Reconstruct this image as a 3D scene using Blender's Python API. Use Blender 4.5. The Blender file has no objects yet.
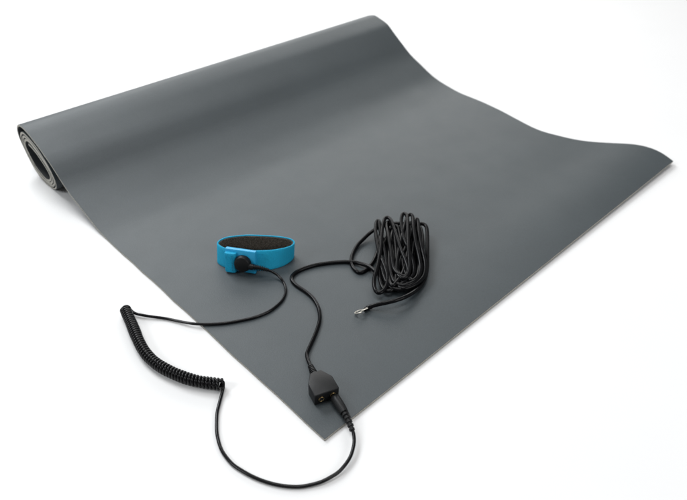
import bpy, bmesh, math, random
import numpy as np
from mathutils import Vector, Matrix

S = bpy.context.scene
COL = S.collection

# ------------------------------------------------------------------ camera
cam_d = bpy.data.cameras.new('camera')
cam = bpy.data.objects.new('camera', cam_d)
COL.objects.link(cam)
cam_d.sensor_width = 36.0
cam_d.lens = 32.6297
cam_d.clip_start = 0.02
cam_d.clip_end = 60.0
cam.matrix_world = Matrix([[0.728734, 0.409742, -0.548687, -0.19205],
    [-0.684797, 0.436032, -0.583892, -0.22513],
    [0.0, 0.801241, 0.598341, 0.4039],
    [0.0, 0.0, 0.0, 1.0]])
cam_d.dof.use_dof = True
cam_d.dof.focus_distance = 0.55
cam_d.dof.aperture_fstop = 9.0
S.camera = cam
S.render.resolution_x = 1024
S.render.resolution_y = 745

# ------------------------------------------------------------------ studio light
world = bpy.data.worlds.new('World')
S.world = world
world.use_nodes = True
bg = world.node_tree.nodes['Background']
bg.inputs[0].default_value = (1.0, 1.0, 1.0, 1.0)
bg.inputs[1].default_value = 0.20

def area(name, loc, target, size, energy, color=(1, 1, 1)):
    d = bpy.data.lights.new(name, 'AREA')
    d.shape = 'RECTANGLE'
    d.size, d.size_y = size
    d.energy = energy
    d.color = color
    o = bpy.data.objects.new(name, d)
    COL.objects.link(o)
    o.location = loc
    v = Vector(target) - Vector(loc)
    o.rotation_euler = v.to_track_quat('-Z', 'Y').to_euler()
    return o

area('back_softbox', (1.75, 2.05, 1.15), (0.30, 0.30, 0.0), (2.6, 1.0), 36.0, (1.0, 0.99, 0.97))
area('high_back_softbox', (0.15, 2.0, 1.8), (0.15, 0.25, 0.0), (1.0, 0.9), 40.0, (0.95, 0.98, 1.0))
area('side_softbox', (-1.7, 0.9, 1.5), (0.1, 0.3, 0.0), (0.8, 0.8), 20.0, (0.95, 0.98, 1.0))
area('overhead_softbox', (0.3, 0.4, 2.5), (0.3, 0.3, 0.0), (1.2, 1.2), 26.0)
area('front_softbox', (0.5, -1.7, 1.1), (0.2, 0.2, 0.0), (1.2, 0.8), 13.0)

S.view_settings.view_transform = 'Standard'
S.view_settings.look = 'None'
S.view_settings.exposure = 0.0
S.view_settings.gamma = 1.0

# ------------------------------------------------------------------ baked measurements (millimetres)
LEFT_EDGE = [
    (0, 2.5), (10, 2.5), (20, 2.5), (30, 2.5), (40, 2.5), (50, 2.5), 
    (60, 2.5), (70, 2.5), (80, 2.5), (90, 2.5), (100, 2.5), (110, 2.5), 
    (120, 2.5), (130, 2.5), (140, 2.5), (150, 2.5), (160, 2.5), (170, 2.5), 
    (180, 2.5), (190, 2.5), (200, 2.5), (210, 2.5), (220, 2.5), (230, 2.5), 
    (240, 2.5), (250, 2.5), (260, 2.5), (270, 2.5), (280, 2.5), (290, 2.5), 
    (300, 2.5), (310, 2.5), (320, 2.5), (330, 2.5), (340, 2.5), (350, 2.54), 
    (360, 2.83), (370, 3.76), (380, 5.42), (390, 7.53), (400, 9.93), (410, 12.65), 
    (420, 15.7), (430, 19.06), (440, 22.82), (450, 27.32), (460, 33.27), (470, 40.56), 
    (480, 47.34), (490, 52.33), (500, 56.19), (510, 59.81), (520, 63.33), (530, 66.12), 
]
RIGHT_EDGE = [
    (623.15, 7.92, 6.66), (627.21, 16.13, 7.55), (631.15, 26.49, 8.73), (633.54, 37.49, 9.36), (633.76, 47.85, 9.44), (631.87, 57.48, 8.91), 
    (628.41, 66.52, 7.93), (624.35, 75.25, 6.77), (620.16, 83.84, 5.58), (615.74, 92.23, 4.38), (610.98, 100.37, 3.35), (606.04, 108.31, 2.86), 
    (601.18, 116.17, 2.63), (596.8, 124.13, 2.55), (593.31, 132.38, 2.52), (590.63, 140.93, 2.51), (588.29, 149.56, 2.51), (585.83, 158.08, 2.5), 
    (583.32, 166.51, 2.5), (581.5, 175.24, 2.5), (581.13, 184.7, 2.5), (582.31, 194.99, 2.5), (584.52, 205.87, 2.5), (587.11, 217.03, 2.51), 
    (589.86, 228.34, 2.51), (592.8, 239.83, 2.52), (595.71, 251.38, 2.55), (598.19, 262.72, 2.6), (600.05, 273.74, 2.67), (601.4, 284.48, 2.74), 
    (602.43, 295.05, 2.82), (603.23, 305.49, 2.9), (603.78, 315.78, 2.97), (604.13, 325.94, 3.02), (604.48, 336.11, 3.07), (605.13, 346.51, 3.2), 
    (606.36, 357.36, 3.58), (607.87, 368.43, 4.43), (608.92, 379.19, 5.69), (609.37, 389.52, 7.3), (609.53, 399.64, 9.52), (609.68, 409.74, 12.67), 
    (609.87, 419.89, 16.73), (609.97, 429.97, 21.12), (609.94, 439.95, 25.55), (609.82, 449.85, 30.13), (609.63, 459.69, 35.12), (609.68, 469.72, 41.08), 
    (609.98, 479.98, 48.03), (610.01, 490.01, 54.94), (609.94, 499.95, 61.77), (610.42, 510.39, 68.8), (610.94, 520.88, 74.77), (610.56, 530.52, 78.43), 
]
LEAD_WIRE = [
    (81.7, 198.7, 13), (85.9, 191.1, 12), (91.8, 183.4, 9.5), (94.4, 174.8, 6.8), (92.9, 165.1, 4.6), (87, 154.9, 3.9), 
    (77.5, 147.5, 3.9), (69, 144.5, 3.9), (58.4, 142.7, 3.9), (49.8, 143.5, 3.9), (40.3, 146, 3.9), (31.7, 149.9, 3.9), 
    (17.8, 157.4, 3.9), (6.1, 166.2, 3.9), (-1.9, 174, 3.9), (-6.5, 180.5, 3.4), (-12.5, 192, 2.2), (-19.3, 204, 1.8), 
    (-28.6, 215.2, 2.6), (-33.9, 222.3, 3.2), (-36.4, 226.2, 3.2), (-38.1, 230, 4), (-38.9, 232.7, 6), (-39.2, 234.1, 8.8), 
]
COIL_AXIS = [
    (-42, 236.1, 5.8), (-44, 228.4, 5.8), (-46.3, 218.5, 5.8), (-49.6, 205.3, 5.8), (-53, 191.8, 5.8), (-55.5, 179, 5.8), 
    (-56.5, 167.5, 5.8), (-55.6, 153.8, 5.8), (-51.9, 138.7, 5.8), (-45.9, 123.1, 5.8), (-38.5, 110.2, 5.8), (-28.1, 97, 5.8), 
]
LOOP_WIRE = [
    (-26.4, 97, 9.4), (-27.4, 95.3, 5.2), (-31.6, 91.9, 2.2), (-38.5, 85.5, 1.6), (-45.3, 78.7, 1.6), (-51.5, 70.4, 1.6), 
    (-56.4, 62.8, 1.6), (-59.8, 55.8, 1.6), (-62.6, 48, 1.6), (-63.9, 40.2, 1.6), (-64, 30.3, 1.6), (-62.1, 21.1, 1.6), 
    (-59.2, 11.6, 1.6), (-55.4, 3, 1.6), (-51.1, -4.4, 1.6), (-46, -11.1, 1.6), (-40.1, -17, 1.6), (-33.6, -21.4, 1.7), 
    (-26.3, -25.1, 2), (-19.4, -27.1, 2.4), (-12, -28.2, 2.8), (-4.8, -27.4, 3.2), (2.1, -25.5, 3.6), (7.9, -22.4, 4), 
    (13.5, -18.2, 4.3), (18, -13, 4.8), (20.1, -9, 5.2), 
]
PLUG_AXIS = [
    (31, 24.3, 7), (29, 17.8, 7.2), (26.9, 10.2, 7.2), (24.4, 2.6, 7), (22, -4.2, 6.3), (19.3, -10.2, 5.2), 
]
GROUND_WIRE = [
    (38.2, 64.2, 7), (44, 72.5, 5), (50.7, 78.7, 4.3), (64.6, 87.1, 4.1), (77.3, 95.6, 4.1), (85.6, 102.7, 4.1), 
    (93.1, 112.7, 4.1), (97.5, 122.3, 4.1), (100, 132, 4.1), (100.4, 143, 4.1), (99.8, 153.1, 4.1), (101, 161.6, 4.1), 
    (103.6, 166.7, 4.1), (109.9, 170, 4.1), (118.2, 170.4, 4.1), (127, 168.7, 4.1), (135.9, 165.6, 4.1), (144.4, 161.1, 4.1), 
    (154.1, 154.6, 4.2), (162.8, 147.1, 4.5), (168.3, 139.3, 5), (171.3, 129, 6), (171.5, 119.8, 7), (168.2, 106, 8), 
]
HANK_WIRE = [
    (168.6, 100.8, 7), (163.9, 89.1, 5), (167, 81.4, 4.5), (176.2, 81.1, 4.5), (199.2, 98.6, 5), (226.4, 127.2, 6), 
    (245.1, 150.2, 6), (246.5, 159.4, 6), (235.1, 154.6, 5), (206, 129, 5), (179.2, 99.9, 5), (174.3, 84.7, 5), 
    (182.8, 78.4, 5), (199.6, 86.5, 5), (228.6, 112.2, 6), (256.4, 139.6, 6), (261.5, 150.5, 7), (253.2, 149.7, 6), 
    (220.5, 121.7, 5), (190.7, 89.1, 5), (185.7, 74.1, 5), (198.1, 76.4, 5), (224.4, 98.3, 5.5), (251.8, 123.3, 6), 
    (262.5, 137.3, 6), (254.1, 136.7, 5), (218.4, 111.8, 8), (187.1, 91.4, 9), (167.3, 82, 9), (156.4, 82.1, 8), 
    (158, 92.4, 8), (175.9, 113.5, 9), (208, 137, 10), (235.5, 151.3, 10), (243.8, 150.5, 10), (231.9, 136.2, 9), 
    (203.8, 112.2, 8.5), (180.6, 91.8, 9), (175.9, 79.4, 9), (185.6, 77.8, 9.5), (209.8, 97.8, 10), (234.4, 123.4, 11), 
    (251.2, 141.6, 11), (259.7, 144.2, 11), (254.4, 133.6, 10), (227.9, 106.4, 9.5), (201.8, 82.5, 9.5), (182.3, 71.5, 9.5), 
    (168.1, 72.4, 9.5), (162.1, 80.7, 9.5), (162.8, 90.1, 10), (176, 110, 11), (198.6, 135.7, 12), (225, 157.3, 12), 
    (235.7, 161.2, 12), (224, 144.6, 12), (200.2, 116.4, 11.5), (178.7, 90.2, 11), (174.8, 76.9, 10.5), (188.5, 75.4, 11), 
    (211.3, 87.8, 11.5), (235.9, 107.1, 12), (254.2, 125.3, 12.5), (257.4, 132.7, 12.5), (243.7, 125.1, 12.5), (214.1, 102.4, 12), 
    (185.3, 82.3, 12), (169.9, 77.7, 11.5), (168.6, 86.9, 12), (186.6, 109.2, 12.5), (216.6, 135.3, 13.5), (237.3, 148.6, 14), 
    (234.7, 140.7, 14), (210.9, 115, 13.5), (187.9, 89.6, 13), (181.2, 74.2, 12.5), (193.1, 76.2, 13), (221.4, 99, 13.5), 
    (246.8, 125, 14.5), (255, 136.9, 15), (245, 132.5, 15), (219, 112.8, 14), (187.3, 90.1, 13), (167.5, 82.4, 12), 
    (161.9, 83, 11.5), (171.7, 96.8, 11), (195.4, 124.3, 13), (217.2, 151.9, 15), (229.5, 165.9, 16), (226.7, 166.8, 15.5), 
    (212.2, 154.1, 14.5), (190.6, 127.9, 13.5), (177.1, 106.4, 12.5), (166.4, 92.5, 11.5), (154.7, 85.2, 10), (146.3, 85.4, 9.5), 
    (148.4, 92.8, 10), (157.1, 102.1, 11), (172.6, 112.6, 13), (193.5, 128.6, 15), (218.3, 150.3, 17), (234, 161.6, 18.5), 
    (238.6, 161.2, 19), (235.6, 152.8, 19), (222.7, 134.5, 18.5), (207.2, 113.4, 18), (194.5, 93.8, 17), (186.5, 83.7, 15.5), 
    (179.4, 81.4, 14.5), (177.6, 87.3, 14), (181.4, 98.6, 14), (198.2, 118.1, 15), (215.4, 138.2, 16), (229.9, 155.1, 16), 
    (237, 157.1, 15.5), (231.3, 145.4, 15), (209.6, 121.7, 14), (188.4, 100.7, 13), (179.9, 89.4, 12.5), (178.7, 79.9, 12.5), 
    (187.1, 77.8, 13), (198.9, 87.4, 15), (211.5, 104.9, 17), (224.8, 125.5, 18), (241.8, 143.8, 19.5), (252, 151.7, 21), 
    (255.4, 151, 21.5), (250.7, 143.2, 21.5), (229.3, 123.1, 20.5), (207.4, 102.1, 19), (190.7, 85.5, 16.5), (180, 79.8, 14.5), 
    (175.2, 83.7, 13.5), (181.7, 94.6, 13.5), (203.4, 112.3, 15.5), (231.5, 131.6, 18.5), (251.1, 143.9, 21), (258.1, 146.3, 21.5), 
    (257.4, 141.5, 21), (241.6, 125.8, 20), (225.2, 108.1, 18.5), (212.1, 92.2, 17), (200.7, 79.6, 14.5), (188.9, 72.5, 12.5), 
    (177.2, 72.2, 12), (168.8, 76.6, 11.5), (170.9, 85.5, 11.5), (193.8, 101.5, 13), (223.8, 117.3, 16), (249.1, 132, 18.5), 
    (259.8, 137.7, 19), (257.4, 133.2, 18.5), (241.4, 117.6, 17.5), (224.1, 98, 16), (210.1, 81.5, 14), (197.8, 71.7, 12), 
    (184.9, 68.8, 11), (172.4, 70.5, 10.5), (166.4, 76.1, 10.5), (176.8, 93.1, 7), (194.5, 114.1, 5.5), (212.9, 135.2, 5), 
    (220.9, 147.5, 5), (215.4, 147.7, 4.8), (201.5, 139.3, 4.4), (186.2, 130.1, 4.3), (174, 125.3, 4.3), (165.4, 123.9, 4.3), 
    (159.6, 125.2, 4.3), (159.7, 132.2, 4.3), (162.8, 140, 4.3), (170.2, 148.1, 4.4), (179.5, 154.6, 4.6), (191, 160.1, 5.2), 
    (202, 162.4, 6.5), (212.6, 163.4, 8.5), (221.8, 162.2, 11), (230.4, 158.5, 13), (241.7, 151.5, 14), (249.9, 140.7, 14.5), 
    (258.2, 133.5, 14.5), (263.4, 129.7, 14), (260.9, 123.3, 13.5), (249.9, 112.6, 12.5), (230, 95.4, 11), (213.4, 81.3, 9), 
    (200.9, 72.5, 7.5), (188.1, 67.2, 6.8), (175.5, 64.3, 8.5), (164, 63, 10.5), (155.1, 64, 11.2), (147.3, 66.8, 11), 
    (139.8, 71.6, 9.8), (134.2, 76.4, 8), (129.9, 79.7, 6.2), (126.5, 81.5, 4.8), 
]
TERMINAL = [
    (130.9, 79.3, 6.4), (126.5, 81.5, 4.9), (122.5, 80.7, 5.6), (116.6, 82.4, 6), 
]
BLOCK_FRONT = (25.10, 25.15)
BLOCK_AXIS = (0.3124, 0.9499)

MM = 0.001

# ------------------------------------------------------------------ materials
def new_mat(name):
    m = bpy.data.materials.new(name)
    m.use_nodes = True
    nt = m.node_tree
    b = nt.nodes['Principled BSDF']
    return m, nt, b

def noise(nt, scale, detail=3.0, rough=0.55):
    tc = nt.nodes.new('ShaderNodeTexCoord')
    n = nt.nodes.new('ShaderNodeTexNoise')
    n.inputs['Scale'].default_value = scale
    n.inputs['Detail'].default_value = detail
    n.inputs['Roughness'].default_value = rough
    nt.links.new(tc.outputs['Object'], n.inputs['Vector'])
    return n

def ramp(nt, src, c0, c1, p0=0.3, p1=0.7):
    r = nt.nodes.new('ShaderNodeValToRGB')
    r.color_ramp.elements[0].position = p0
    r.color_ramp.elements[1].position = p1
    r.color_ramp.elements[0].color = (*c0, 1)
    r.color_ramp.elements[1].color = (*c1, 1)
    nt.links.new(src, r.inputs[0])
    return r

def bump(nt, b, src, strength, dist):
    bp = nt.nodes.new('ShaderNodeBump')
    bp.inputs['Strength'].default_value = strength
    bp.inputs['Distance'].default_value = dist
    nt.links.new(src, bp.inputs['Height'])
    nt.links.new(bp.outputs[0], b.inputs['Normal'])

def simple(name, c0, c1, rough, scale=300.0, bstr=0.15, bdist=0.0002, spec=0.5, metallic=0.0):
    m, nt, b = new_mat(name)
    n = noise(nt, scale)
    r = ramp(nt, n.outputs['Fac'], c0, c1)
    nt.links.new(r.outputs[0], b.inputs['Base Color'])
    b.inputs['Roughness'].default_value = rough
    b.inputs['Specular IOR Level'].default_value = spec
    b.inputs['Metallic'].default_value = metallic
    if bstr:
        bump(nt, b, n.outputs['Fac'], bstr, bdist)
    return m

M_FLOOR = simple('white_backdrop', (0.725, 0.725, 0.725), (0.745, 0.745, 0.745), 0.7, 3.0, 0.0, spec=0.2)

def mat_rubber():
    m, nt, b = new_mat('grey_rubber')
    big = noise(nt, 14.0, 5.0)
    r = ramp(nt, big.outputs['Fac'], (0.0305, 0.0400, 0.0450), (0.0350, 0.0455, 0.0510))
    fine = noise(nt, 750.0, 2.0, 0.7)
    fr = ramp(nt, fine.outputs['Fac'], (0.86, 0.86, 0.86), (1.14, 1.14, 1.14), 0.25, 0.75)
    mx = nt.nodes.new('ShaderNodeMix'); mx.data_type = 'RGBA'; mx.blend_type = 'MULTIPLY'
    mx.inputs['Factor'].default_value = 1.0
    nt.links.new(r.outputs[0], mx.inputs['A']); nt.links.new(fr.outputs[0], mx.inputs['B'])
    nt.links.new(mx.outputs['Result'], b.inputs['Base Color'])
    rr = nt.nodes.new('ShaderNodeMapRange')
    rr.inputs['To Min'].default_value = 0.52
    rr.inputs['To Max'].default_value = 0.62
    wear = noise(nt, 30.0, 6.0, 0.65)
    nt.links.new(wear.outputs['Fac'], rr.inputs['Value'])
    nt.links.new(rr.outputs[0], b.inputs['Roughness'])
    b.inputs['Specular IOR Level'].default_value = 0.58
    bump(nt, b, fine.outputs['Fac'], 0.30, 0.0005)
    return m

M_RUBBER = mat_rubber()
M_UNDER = simple('dark_rubber_underside', (0.020, 0.023, 0.026), (0.026, 0.029, 0.032), 0.6, 400.0, 0.2, 0.0003)
M_BACK = simple('pale_rubber_core', (0.22, 0.21, 0.185), (0.43, 0.415, 0.365), 0.75, 600.0, 0.4, 0.0003)
M_BLACK = simple('black_cable_jacket', (0.0028, 0.0029, 0.0034), (0.0042, 0.0043, 0.005), 0.20, 500.0, 0.0, spec=0.13)
M_GLOSS = simple('glossy_black_cable', (0.0045, 0.0045, 0.005), (0.006, 0.006, 0.007), 0.16, 500.0, 0.0, spec=0.20)
M_PLASTIC = simple('matte_black_plastic', (0.006, 0.0063, 0.007), (0.010, 0.0105, 0.011), 0.40, 1800.0, 0.25, 0.00025, spec=0.22)
M_DARK = simple('dark_socket_bore', (0.002, 0.002, 0.002), (0.004, 0.004, 0.004), 0.6, 500.0, 0.0)
M_BRASS = simple('gold_contact', (0.40, 0.28, 0.13), (0.52, 0.38, 0.18), 0.3, 400.0, 0.05, metallic=1.0)
M_TIN = simple('tinned_metal', (0.70, 0.66, 0.58), (0.82, 0.79, 0.72), 0.34, 400.0, 0.1, metallic=1.0)
M_LINING = simple('dark_knit_lining', (0.034, 0.029, 0.024), (0.170, 0.148, 0.122), 0.95, 900.0, 0.9, 0.0008, spec=0.1)
M_CLASP = simple('blue_plastic', (0.014, 0.315, 0.57), (0.018, 0.340, 0.61), 0.38, 200.0, 0.05)

def mat_weave():
    m, nt, b = new_mat('blue_elastic_weave')
    uv = nt.nodes.new('ShaderNodeUVMap')
    mp = nt.nodes.new('ShaderNodeMapping')
    mp.inputs['Scale'].default_value = (1.0, 1.0, 1.0)
    nt.links.new(uv.outputs[0], mp.inputs['Vector'])
    w = nt.nodes.new('ShaderNodeTexWave')
    w.inputs['Scale'].default_value = 380.0
    w.inputs['Distortion'].default_value = 1.2
    w.inputs['Detail'].default_value = 2.0
    w.bands_direction = 'Y'
    nt.links.new(mp.outputs[0], w.inputs['Vector'])
    n = noise(nt, 700.0, 2.0)
    mx = nt.nodes.new('ShaderNodeMath'); mx.operation = 'ADD'
    nt.links.new(w.outputs['Fac'], mx.inputs[0]); nt.links.new(n.outputs['Fac'], mx.inputs[1])
    r = ramp(nt, mx.outputs[0], (0.003, 0.245, 0.425), (0.010, 0.410, 0.660), 0.3, 1.0)
    nt.links.new(r.outputs[0], b.inputs['Base Color'])
    b.inputs['Roughness'].default_value = 0.7
    b.inputs['Specular IOR Level'].default_value = 0.3
    bump(nt, b, mx.outputs[0], 0.6, 0.0005)
    return m

M_WEAVE = mat_weave()

# ------------------------------------------------------------------ helpers
def make(name, bm, m, parent=None, smooth=True, angle=40.0):
    me = bpy.data.meshes.new(name)
    bmesh.ops.remove_doubles(bm, verts=bm.verts[:], dist=1e-7)
    bmesh.ops.recalc_face_normals(bm, faces=bm.faces[:])
    if smooth:
        for f in bm.faces:
            f.smooth = True
        lim = math.radians(angle)
        for e in bm.edges:
            if len(e.link_faces) == 2 and e.calc_face_angle(0.0) > lim:
                e.smooth = False
    bm.to_mesh(me)
    bm.free()
    me.materials.append(m)
    o = bpy.data.objects.new(name, me)
    COL.objects.link(o)
    if parent is not None:
        o.parent = parent
        p, off = parent, Vector((0, 0, 0))
        while p is not None:
            off += p.location
            p = p.parent
        if off.length > 0:
            me.transform(Matrix.Translation(-off))
    return o

def thing(name, label, cat, loc):
    o = bpy.data.objects.new(name, None)
    o.empty_display_size = 0.02
    COL.objects.link(o)
    o.location = loc
    o['label'] = label
    o['category'] = cat
    return o

def catmull(P, step):
    """Centripetal-ish Catmull-Rom through P resampled every `step`."""
    P = np.asarray(P, float)
    Q = np.vstack([2 * P[0] - P[1], P, 2 * P[-1] - P[-2]])
    out = []
    for i in range(1, len(Q) - 2):
        a, b, d, e = Q[i - 1], Q[i], Q[i + 1], Q[i + 2]
        for k in range(16):
            t = k / 16.0
            out.append(0.5 * ((2 * b) + (d - a) * t + (2 * a - 5 * b + 4 * d - e) * t * t + (3 * b - a - 3 * d + e) * t ** 3))
    out.append(P[-1])
    out = np.array(out)
    s = np.concatenate([[0], np.cumsum(np.linalg.norm(np.diff(out, axis=0), axis=1))])
    n = max(3, int(round(s[-1] / step)) + 1)
    t = np.linspace(0, s[-1], n)
    return np.stack([np.interp(t, s, out[:, k]) for k in range(out.shape[1])], 1)

def blur(P, it):
    P = np.array(P, float)
    for _ in range(it):
        P[1:-1] = 0.25 * P[:-2] + 0.5 * P[1:-1] + 0.25 * P[2:]
    return P

def tube(bm, P, rad, sides=12, cap=True):
    """Sweep a circle along the polyline P (metres); rad is a number or one per point."""
    P = np.asarray(P, float)
    n = len(P)
    rad = np.full(n, rad) if np.isscalar(rad) else np.asarray(rad, float)
    T = np.gradient(P, axis=0)
    T /= np.linalg.norm(T, axis=1)[:, None] + 1e-12
    up = np.array([0, 0, 1.0])
    if abs(T[0] @ up) > 0.9:
        up = np.array([1.0, 0, 0])
    N = up - T[0] * (T[0] @ up)
    N /= np.linalg.norm(N)
    rings = []
    for i in range(n):
        N = N - T[i] * (T[i] @ N)
        N /= np.linalg.norm(N) + 1e-12
        B = np.cross(T[i], N)
        ring = []
        for k in range(sides):
            a = 2 * math.pi * k / sides
            ring.append(bm.verts.new(Vector(P[i] + rad[i] * (math.cos(a) * N + math.sin(a) * B))))
        rings.append(ring)
    for i in range(n - 1):
        for k in range(sides):
            k2 = (k + 1) % sides
            bm.faces.new((rings[i][k], rings[i][k2], rings[i + 1][k2], rings[i + 1][k]))
    if cap:
        bm.faces.new(rings[0][::-1])
        bm.faces.new(rings[-1])
    return rings

def relief(bm, P, r0, r1, ribs, groove=0.72, sides=16, smooth_part=0.0):
    """Ribbed strain relief along P, tapering from r0 to r1."""
    P = np.asarray(P, float)
    s = np.concatenate([[0], np.cumsum(np.linalg.norm(np.diff(P, axis=0), axis=1))])
    L = s[-1]
    ts, rs = [], []
    def put(t, r):
        ts.append(t); rs.append(r)
    put(0.0, r0)
    if smooth_part > 0:
        put(smooth_part, r0 + (r1 - r0) * smooth_part)
    w = (1.0 - smooth_part) / ribs
    for k in range(ribs):
        a = smooth_part + k * w
        for f, q in ((0.06, groove), (0.40, groove), (0.50, 1.0), (0.94, 1.0)):
            t = a + f * w
            put(t, (r0 + (r1 - r0) * t) * q)
    put(1.0, r1 * 0.85)
    ts = np.array(ts) * L
    Q = np.stack([np.interp(ts, s, P[:, k]) for k in range(3)], 1)
    tube(bm, Q, np.array(rs), sides)

def extrude_poly(bm, poly, z0, z1, bevel=0.0, segs=2):
    vs = [bm.verts.new((x, y, z0)) for x, y in poly]
    f = bm.faces.new(vs)
    r = bmesh.ops.extrude_face_region(bm, geom=[f])
    nv = [v for v in r['geom'] if isinstance(v, bmesh.types.BMVert)]
    bmesh.ops.translate(bm, verts=nv, vec=(0, 0, z1 - z0))
    bmesh.ops.recalc_face_normals(bm, faces=bm.faces[:])
    if bevel:
        bmesh.ops.bevel(bm, geom=bm.edges[:], offset=bevel, segments=segs, profile=0.5, affect='EDGES')

def box(bm, size, mtx, bevel=0.0, segs=2):
    b2 = bmesh.new()
    bmesh.ops.create_cube(b2, size=1.0)
    bmesh.ops.scale(b2, vec=size, verts=b2.verts[:])
    if bevel:
        bmesh.ops.bevel(b2, geom=b2.edges[:], offset=bevel, segments=segs, profile=0.5, affect='EDGES')
    bmesh.ops.transform(b2, matrix=mtx, verts=b2.verts[:])
    tmp = bpy.data.meshes.new('tmp')
    b2.to_mesh(tmp); b2.free()
    bm.from_mesh(tmp)
    bpy.data.meshes.remove(tmp)

def lathe(bm, prof, mtx, sides=40):
    """prof: (radius, height) pairs, revolved about local Z then placed by mtx."""
    rings = []
    for r, h in prof:
        if r < 1e-7:
            rings.append([bm.verts.new(mtx @ Vector((0, 0, h)))])
        else:
            rings.append([bm.verts.new(mtx @ Vector((r * math.cos(2 * math.pi * k / sides), r * math.sin(2 * math.pi * k / sides), h))) for k in range(sides)])
    for a, b in zip(rings[:-1], rings[1:]):
        for k in range(sides):
            k2 = (k + 1) % sides
            if len(a) == 1 and len(b) == 1:
                continue
            if len(a) == 1:
                bm.faces.new((a[0], b[k], b[k2]))
            elif len(b) == 1:
                bm.faces.new((a[k], a[k2], b[0]))
            else:
                bm.faces.new((a[k], a[k2], b[k2], b[k]))

# ------------------------------------------------------------------ floor: one white sheet
bm = bmesh.new()
q = 9.0
bm.faces.new([bm.verts.new(v) for v in ((-q, -q, 0), (q, -q, 0), (q, q, 0), (-q, q, 0))])
floor = make('floor', bm, M_FLOOR, smooth=False)
floor['kind'] = 'structure'

# ------------------------------------------------------------------ the mat: flat sheet running up into a loose roll
MAT_W = 610.0
EDGE_N = np.random.RandomState(11)
SURF, BACK, UNDER = 0.30, 1.90, 0.15        # three bonded layers
# coil cross-section at the near (visible) end: depth, height of the outer face
COIL = [(538.5, 69.3), (553, 71.3), (566, 68), (576.5, 59.5), (580.5, 47), (577, 33), (569, 19), (557, 7.6), (540, 1.6), (523, 0.3), (506, 1.8),
        (493, 7.8), (486, 18), (487, 30), (495, 41.5), (510, 51), (528, 58.8),
        (546, 62.5), (560.5, 60.5), (570, 53), (572.5, 43), (570, 31.5), (562.5, 19), (551, 9.0), (536, 4.3), (521, 2.8), (507, 4.6), (495.5, 10.8),
        (489.3, 19.5), (490.5, 29.5), (499, 40), (514, 48.8), (532, 55.8),
        (547, 58.6), (558.5, 56.3), (566, 50), (568.8, 42), (566.3, 31.5), (558.5, 19.8), (548.5, 11.0), (535, 6.9), (521, 5.3), (508.5, 7.4), (498.5, 13.5),
        (493, 20.5), (494.3, 29), (502.5, 38.3), (517.5, 46.2), (534, 52.4),
        (545.5, 54.8), (554.5, 53.2), (561.5, 48), (565.2, 40.5), (563, 32), (556, 20.5), (546.5, 12.9), (534, 9.3), (522, 7.9), (511, 10.2),
        (502.5, 15.5), (499, 22), (501.5, 29.5), (510.5, 36.6), (523.5, 43), (537, 48), (546.5, 50)]
left = catmull([(y, z) for y, z in LEFT_EDGE[:-1]] + COIL, 2.2)
NL = len(left)
sl = np.concatenate([[0], np.cumsum(np.linalg.norm(np.diff(left, axis=0), axis=1))])
i_top = int(np.argmin(np.hypot(left[:, 0] - 538.5, left[:, 1] - 69.3)))
# far end: same coil, a little fuller and higher
right_pts = list(RIGHT_EDGE)
rc = [(610.0, 538.5 + (y - 538.5) * 1.0 + 3.0, z * 1.12 + 1.0) for y, z in COIL]
rc[1] = (610.0, 549.0, 83.2)
rtop = catmull([p for p in right_pts[:-1]] + rc[1:2], 1.0)
rsh = catmull(rc[1:], 1.0)
def resample(P, n):
    s = np.concatenate([[0], np.cumsum(np.linalg.norm(np.diff(P, axis=0), axis=1))])
    t = np.linspace(0, s[-1], n)
    return np.stack([np.interp(t, s, P[:, k]) for k in range(P.shape[1])], 1)
i_j = int(np.argmin(np.hypot(left[:, 0] - 553, left[:, 1] - 71.3)))
# sheet part is matched by distance along the sheet, the coil part index by index
right = np.vstack([resample(rtop, i_j + 1), resample(rsh, NL - i_j)[1:]])
right[:i_j + 40] = blur(right[:i_j + 40], 5)
right[:150] = blur(right[:150], 60)

NU = 64
ws = np.linspace(0, 1, NU)
rng = np.random.RandomState(4)
grid = np.zeros((NL, NU, 3))
for j, w in enumerate(ws):
    lift = w ** 1.7
    # how strongly a row follows the straight ruling (roll) or the eased one (flat part)
    k = np.clip((left[:, 1] - 2.5) / 12.0, 0, 1)
    wz = k * w + (1 - k) * lift
    grid[:, j, 0] = w * right[:, 0]
    grid[:, j, 1] = (1 - w) * left[:, 0] + w * right[:, 1]
    grid[:, j, 2] = (1 - wz) * left[:, 1] + wz * right[:, 2]
# hand-cut edges: a fraction of a millimetre of waver
def waver(n, amp):
    k = max(4, n // 9)
    return np.interp(np.arange(n), np.linspace(0, n - 1, k), EDGE_N.uniform(-amp, amp, k))
grid[:, 0, 0] += waver(NL, 0.45)
grid[:, -1, 0] += waver(NL, 0.45)
grid[0, :, 1] += waver(NU, 0.35)
# offsets along the sheet normal (in the y-z plane)
d = np.gradient(grid, axis=0)
ny, nz = -d[:, :, 2], d[:, :, 1]
ln = np.sqrt(ny ** 2 + nz ** 2) + 1e-9
nrm = np.stack([np.zeros_like(ny), ny / ln, nz / ln], -1)

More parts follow.
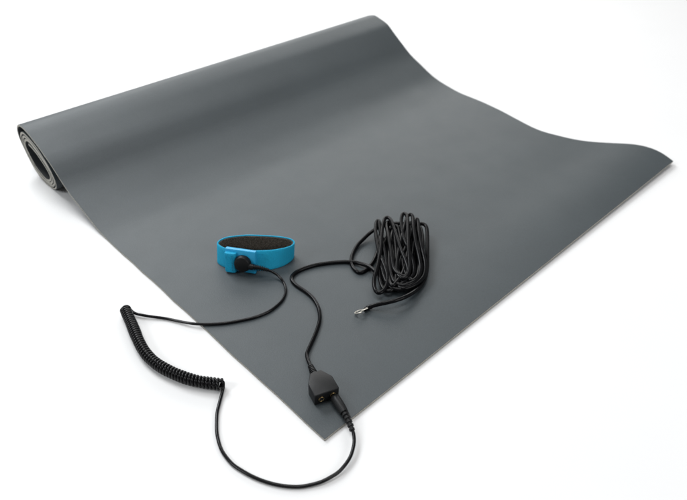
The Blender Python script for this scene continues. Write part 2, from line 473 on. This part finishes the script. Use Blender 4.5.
def slab(outer, inner, name, m, parent):
    bm = bmesh.new()
    a = [[bm.verts.new(Vector(outer[i, j] * MM)) for j in range(NU)] for i in range(NL)]
    b = [[bm.verts.new(Vector(inner[i, j] * MM)) for j in range(NU)] for i in range(NL)]
    for i in range(NL - 1):
        for j in range(NU - 1):
            bm.faces.new((a[i][j], a[i][j + 1], a[i + 1][j + 1], a[i + 1][j]))
            bm.faces.new((b[i][j], b[i + 1][j], b[i + 1][j + 1], b[i][j + 1]))
    for i in range(NL - 1):
        for j in (0, NU - 1):
            bm.faces.new((a[i][j], a[i + 1][j], b[i + 1][j], b[i][j]))
    for j in range(NU - 1):
        for i in (0, NL - 1):
            bm.faces.new((a[i][j], a[i][j + 1], b[i][j + 1], b[i][j]))
    return make(name, bm, m, parent, angle=50)

mat_t = thing('rubber_mat', 'large dark grey rubber mat lying flat on white, its far end wound into a roll', 'mat', (0, 0, 0))
# the wound layers press on each other: there the core swells until the turns touch
pack = np.clip((np.arange(NL) - i_top - 75) / 60.0, 0, 1)
pack[int(np.searchsorted(sl, sl[-1] - 70)):] = 1
core = (BACK * (1 + 0.42 * pack))[:, None, None]
slab(grid, grid - nrm * SURF, 'surface_layer', M_RUBBER, mat_t)
slab(grid - nrm * (SURF + 0.02), grid - nrm * (SURF + core), 'core_layer', M_BACK, mat_t)
slab(grid - nrm * (SURF + core + 0.02), grid - nrm * (SURF + core + UNDER), 'underside_layer', M_UNDER, mat_t)

# ------------------------------------------------------------------ wrist strap
ANG = math.radians(-43.22)
def frame(ox, oy, ang=ANG):
    return Matrix.Translation((ox * MM, oy * MM, 0)) @ Matrix.Rotation(ang, 4, 'Z')
SF = frame(99.7, 219.1)
Z0 = 2.55
strap = thing('wrist_strap', 'blue elastic wrist strap standing on edge as an oval loop, dark grey lining inside', 'wrist strap', (0.0997, 0.2191, Z0 * MM))
STRAP_BOT = [(-41, -7), (-38.5, -11.5), (-32.6, -16), (-24, -19.3), (-13, -21.2), (2.5, -22), (15.7, -20.6), (28.6, -14.6), (36.8, -5.5), (39.2, 2.5), (36, 8), (27, 11.5), (14, 14), (0, 15.2), (-14, 15), (-28, 11.5), (-37, 5.5), (-41, -1)]
STRAP_TOP = [(-39.5, -2.5), (-36.5, -6.5), (-30.5, -10.8), (-22, -13.6), (-11, -15), (2.5, -15.4), (16.3, -14.6), (29.4, -11.4), (37.8, -6.8), (40.9, -1.6), (39.8, 3.6), (34, 8.2), (20, 11.8), (0, 13.6), (-13, 13.7), (-29.5, 10.6), (-36.4, 6.4), (-39.6, 1.6)]
def closed(P, n):
    P = np.array(P, float)
    m_ = len(P)
    Q = np.vstack([P[-3:], P, P[:3]])
    c = catmull(Q, 0.4)
    i0 = np.argmin(np.hypot(*(c[:len(c) // 2] - P[0]).T)); 
    i1 = len(c) // 2 + np.argmin(np.hypot(*(c[len(c) // 2:] - P[0]).T))
    c = c[i0:i1 + 1]
    return resample(c, n + 1)[:-1]
NB = 180
sb, stp = closed(STRAP_BOT, NB), closed(STRAP_TOP, NB)
HS = 20.5
def inward(P, dd):
    t = np.roll(P, -1, 0) - np.roll(P, 1, 0)
    t /= np.linalg.norm(t, axis=1)[:, None]
    n = np.stack([-t[:, 1], t[:, 0]], 1)         # counter-clockwise loop: left is inside
    if ((P.mean(0) - P) * n).sum() < 0:
        n = -n
    return P + n * dd
def band(name, off0, off1, z_lo, z_hi, m, parent):
    bm = bmesh.new()
    uvl = bm.loops.layers.uv.new('UVMap')
    e = 0.45
    prof = []                                    # (offset, height) round the band's section
    for k in range(9):
        prof.append((off0, z_lo + e + (z_hi - z_lo - 2 * e) * k / 8))
    prof += [(off0 + 0.3 * e, z_hi - 0.3 * e), (off0 + e, z_hi), (off1 - e * 0.5, z_hi), (off1, z_hi - 0.5 * e)]
    for k in range(5):
        prof.append((off1, z_hi - e - (z_hi - z_lo - 2 * e) * k / 4))
    prof += [(off1 - 0.5 * e, z_lo), (off0 + e, z_lo), (off0 + 0.3 * e, z_lo + 0.3 * e)]
    rings = []
    for o_, z in prof:
        f = z / HS
        P = inward(sb * (1 - f) + stp * f, o_)
        rings.append([bm.verts.new(SF @ Vector((x * MM, y * MM, (Z0 + z) * MM))) for x, y in P])
    for i in range(len(rings)):
        a, b = rings[i], rings[(i + 1) % len(rings)]
        for k in range(NB):
            k2 = (k + 1) % NB
            fc = bm.faces.new((a[k], a[k2], b[k2], b[k]))
            for lp, (uu, vv) in zip(fc.loops, ((k, i), (k + 1, i), (k + 1, i + 1), (k, i + 1))):
                lp[uvl].uv = (uu / NB * 0.2, vv / len(prof) * 0.05)
    return make(name, bm, m, parent)
elastic = band('elastic_band', 0.0, 1.5, 0.0, HS, M_WEAVE, strap)
band('lining', 1.53, 2.5, 0.5, HS - 0.9, M_LINING, strap)

# clasp plate on the front of the loop
def placed(x, y, z, rz=0.0, rx=0.0):
    return SF @ Matrix.Translation((x * MM, y * MM, z * MM)) @ Matrix.Rotation(math.radians(rz), 4, 'Z') @ Matrix.Rotation(math.radians(rx), 4, 'X')
PR, PX = -13.0, -12.0
bm = bmesh.new()
PLATE = placed(-13.0, -20.2, Z0 + 12.6, PR, PX)
box(bm, (32.5 * MM, 4.8 * MM, 24.5 * MM), PLATE, 0.8 * MM, 3)
make('clasp_plate', bm, M_CLASP, strap)
# stitched keeper: the band's folded end, a flattened loop standing proud of the plate
bm = bmesh.new()
kp = []
for (x, y) in ((-4.6, 0.6), (-4.9, -1.6), (-4.0, -3.6), (-1.5, -4.3), (1.8, -4.2), (4.3, -3.4), (4.9, -1.5), (4.6, 0.6)):
    kp.append((x, y))
kp = catmull(kp, 0.5)
def keeper_section(zz, bulge):
    ins = []
    return [PLATE @ Matrix.Translation((-9.6 * MM, -2.6 * MM, -1.6 * MM)) @ Vector((x * 1.2 * bulge * MM, y * bulge * MM, zz * MM)) for x, y in kp]
zs_ = [(-10.9, 0.85), (-10.5, 0.98), (-8, 1.05), (-3, 0.98), (2, 0.97), (6, 1.02), (9.6, 1.08), (10.5, 1.02), (10.9, 0.85)]
rows = [[bm.verts.new(v) for v in keeper_section(z, b_)] for z, b_ in zs_]
for a, b in zip(rows[:-1], rows[1:]):
    for k in range(len(kp) - 1):
        bm.faces.new((a[k], a[k + 1], b[k + 1], b[k]))
    bm.faces.new((a[-1], a[0], b[0], b[-1]))
bm.faces.new(rows[0][::-1]); bm.faces.new(rows[-1])
keeper = make('keeper_loop', bm, M_WEAVE, strap)
bm = bmesh.new()
for k in range(9):
    z = -8.0 + 2.0 * k
    mt = PLATE @ Matrix.Translation((-6.6 * MM, -7.45 * MM, (z - 1.6) * MM)) @ Matrix.Rotation(math.radians(16), 4, 'Z')
    box(bm, (0.45 * MM, 0.35 * MM, 1.25 * MM), mt, 0.1 * MM, 1)
make('stitching', bm, simple('dark_blue_thread', (0.002, 0.07, 0.15), (0.003, 0.09, 0.19), 0.8), keeper)

# ------------------------------------------------------------------ coiled lead, strap to plug
def A(P, step):
    return catmull(np.array(P), step) * MM
lead = thing('coiled_cord', 'glossy black cord with springy coil on white floor, snapped to the blue wrist strap', 'cord', (-0.035, 0.17, 0.0))
SN = PLATE @ Matrix.Translation((3.6 * MM, -2.5 * MM, -1.2 * MM)) @ Matrix.Rotation(math.radians(90), 4, 'X')
bm = bmesh.new()
lathe(bm, [(0, 0.0), (0.0085, 0.0), (0.0088, 0.0006), (0.0088, 0.0030), (0.0085, 0.0036), (0.0083, 0.0048), (0.0080, 0.0056), (0.0074, 0.0060), (0.0, 0.0061)], SN)
make('snap_head', bm, M_PLASTIC, lead)
lw = np.array(LEAD_WIRE)
# first stretch of the lead leaves the snap head as a ribbed relief
sc = (SN @ Vector((0.0066, -0.0015, 0.0034))) / MM
path = catmull(np.vstack([[sc.x, sc.y, sc.z], lw[1:]]), 1.0)
path = blur(path, 10)
sp = np.concatenate([[0], np.cumsum(np.linalg.norm(np.diff(path, axis=0), axis=1))])
n1 = int(np.searchsorted(sp, 20.0))
bm = bmesh.new()
relief(bm, path[:n1] * MM, 0.0034, 0.0021, 8, 0.62, smooth_part=0.25)
make('strain_relief', bm, M_PLASTIC, lead)
bm = bmesh.new()
ax = catmull(np.array(COIL_AXIS), 0.4)
ax = blur(ax, 30)
sa = np.concatenate([[0], np.cumsum(np.linalg.norm(np.diff(ax, axis=0), axis=1))])
# turns lie closer in the first stretch
dens = np.where(sa < 47, 1 / 2.72, 1 / 3.05) * (1 + 0.05 * np.sin(sa * 0.41) * np.sin(sa * 0.17 + 1.0) + 0.04 * np.sin(sa * 1.3))
ph = np.concatenate([[0], np.cumsum(0.5 * (dens[1:] + dens[:-1]) * np.diff(sa))])
turns = int(ph[-1])
nseg = int(turns * 22)
tt = np.linspace(0, ph[-1], nseg)
Ai = np.stack([np.interp(tt, ph, ax[:, k]) for k in range(3)], 1)
Ti = np.gradient(Ai, axis=0); Ti /= np.linalg.norm(Ti, axis=1)[:, None]
Ni = np.cross(np.array([0, 0, 1.0]), Ti); Ni /= np.linalg.norm(Ni, axis=1)[:, None]
Bi = np.cross(Ti, Ni)
rng = np.random.RandomState(3)
wob = np.interp(np.arange(nseg), np.arange(0, nseg + 60, 60), rng.uniform(-0.22, 0.22, len(np.arange(0, nseg + 60, 60))))
RC = 3.98 + wob
phi = 0.9 + 2 * math.pi * tt * ((turns + 0.09) / ph[-1])
helix = Ai + RC[:, None] * (np.cos(phi)[:, None] * Ni + np.sin(phi)[:, None] * Bi)
helix[:, 2] = np.maximum(helix[:, 2], 1.4)
lead_in = path
loop = catmull(np.array(LOOP_WIRE), 1.0)
loop = loop[2:]
join1 = catmull(np.vstack([lead_in[-4], lead_in[-1], helix[2], helix[6]]), 0.8)
full = np.vstack([lead_in[:-4], join1[:-1], helix[6:]])
join2 = catmull(np.vstack([helix[-3], helix[-1], loop[0], loop[4]]), 0.8)
full = np.vstack([full[:-2], join2[:-1], loop[4:]])
full = full[n1 - 3:]
tube(bm, full * MM, 0.00138, 14)
make('wire', bm, M_GLOSS, lead, angle=85)
pa = catmull(np.array(PLUG_AXIS), 0.8)
spg = np.concatenate([[0], np.cumsum(np.linalg.norm(np.diff(pa, axis=0), axis=1))])
nb = int(np.searchsorted(spg, spg[-1] * 0.56))
bm = bmesh.new()
body = pa[3:nb]
tb = np.linspace(0, 1, len(body))
rb = 0.0040 + 0.0003 * np.sin(tb * 3.1) - 0.0006 * tb
rb[0] *= 0.86
tube(bm, body * MM, rb, 24)
plug = make('banana_plug', bm, M_PLASTIC, lead)
bm = bmesh.new()
dirp = pa[0] - pa[4]; dirp /= np.linalg.norm(dirp)
tip = np.array([pa[3] + dirp * -0.1, pa[3] + dirp * 0.5, pa[3] + dirp * 0.7, pa[3] + dirp * 5.0])
tube(bm, tip * MM, np.array([0.0022, 0.0022, 0.0017, 0.0017]), 20)
make('gold_tip', bm, M_BRASS, plug)
bm = bmesh.new()
relief(bm, pa[nb - 1:] * MM, 0.0034, 0.0022, 5, 0.66)
make('strain_relief', bm, M_PLASTIC, lead)

# ------------------------------------------------------------------ grounding cord: hank, junction block, ring terminal
gc = thing('grounding_cord', 'black cord bundled in a hank on grey mat, with socket block and ring terminal', 'cord', (0.14, 0.09, Z0 * MM))
bx = np.array([-0.356, -0.0]); 
axw = np.array(BLOCK_AXIS); rt = np.array([axw[1], -axw[0]])
def bl(x, y):
    p = np.array(BLOCK_FRONT) + rt * x + axw * y
    return (p[0] * MM, p[1] * MM)
bm = bmesh.new()
hexa = [bl(-10.7, 0), bl(10.7, 0), bl(10.7, 14.0), bl(4.8, 24.0), bl(-4.8, 24.0), bl(-10.7, 14.0)]
extrude_poly(bm, hexa, Z0 * MM, (Z0 + 12.6) * MM, 0.8 * MM, 3)
# front lower edge is tucked in
for v in bm.verts:
    p = np.array([v.co.x, v.co.y]) / MM - np.array(BLOCK_FRONT)
    y = p @ axw
    if y < 3 and v.co.z < (Z0 + 3) * MM:
        v.co.x += axw[0] * 1.0 * MM; v.co.y += axw[1] * 1.0 * MM
block = make('junction_block', bm, M_PLASTIC, gc, angle=30)
for sx in (-5.1, 5.1):
    p = bl(sx, -0.15)
    mt = Matrix.Translation((p[0], p[1], (Z0 + 6.4) * MM)) @ Matrix.Rotation(math.atan2(-axw[1], -axw[0]), 4, 'Z') @ Matrix.Rotation(math.radians(90), 4, 'Y')
    bm = bmesh.new()
    lathe(bm, [(0.00195, -0.002), (0.00195, 0.0002), (0.00205, 0.0003), (0.00235, 0.0003), (0.00245, 0.0002), (0.00245, -0.002)], mt, 32)
    so = make('socket', bm, M_BRASS, block)
    bm = bmesh.new()
    lathe(bm, [(0, 0.0001), (0.00193, 0.0001)], mt, 32)
    make('bore', bm, M_DARK, so)
gw = np.array(GROUND_WIRE)
ap = np.array(bl(0, 23.0)) / MM
gpath = catmull(np.vstack([[ap[0], ap[1], Z0 + 5.0], gw[1:]]), 1.0)
gpath = blur(gpath, 8)
sg = np.concatenate([[0], np.cumsum(np.linalg.norm(np.diff(gpath, axis=0), axis=1))])
ng = int(np.searchsorted(sg, 17.0))
bm = bmesh.new()
relief(bm, gpath[:ng] * MM, 0.0040, 0.0024, 5, 0.7, smooth_part=0.32)
make('strain_relief', bm, M_PLASTIC, gc)
hank = catmull(np.array(HANK_WIRE), 1.0)
hank = blur(hank, 6)
gfull = np.vstack([gpath[ng - 3:-3], hank[2:]])
# stay above the mat
gfull[:, 2] = np.maximum(gfull[:, 2], Z0 + 1.55)
gfull = blur(gfull, 3)
bm = bmesh.new()
tube(bm, gfull * MM, np.concatenate([np.linspace(0.0016, 0.00206, 140), np.full(len(gfull) - 140, 0.00206)]), 16)
make('cable', bm, M_BLACK, gc, angle=85)
# heat-shrink sleeve and ring terminal
te = np.array(TERMINAL)
tp = catmull(te[:3], 0.5)
bm = bmesh.new()
k = len(tp)
tube(bm, tp * MM, np.interp(np.linspace(0, 1, k), [0, 0.1, 0.45, 0.55, 1], [0.0021, 0.0024, 0.0024, 0.0020, 0.0017]), 14)
make('sleeve', bm, M_BLACK, gc)
rc_ = te[3] * MM
dv = Vector((te[2] - te[3])); dv.z = 0; dv.normalize()
rm = Matrix.Translation(rc_) @ Matrix.Rotation(math.atan2(dv.y, dv.x), 4, 'Z') @ Matrix.Rotation(math.radians(-6), 4, 'Y') @ Matrix.Rotation(math.radians(-30), 4, 'X')
bm = bmesh.new()
lathe(bm, [(0.0029, 0.0004), (0.0043, 0.0004), (0.0044, 0.0003), (0.0044, -0.0003), (0.0043, -0.0004), (0.0029, -0.0004), (0.0028, -0.0003), (0.0028, 0.0003), (0.0029, 0.0004)], rm, 36)
box(bm, (0.0058, 0.0026, 0.0008), rm @ Matrix.Translation((0.0068, 0, 0)), 0.0002, 1)
make('ring_terminal', bm, M_TIN, gc)
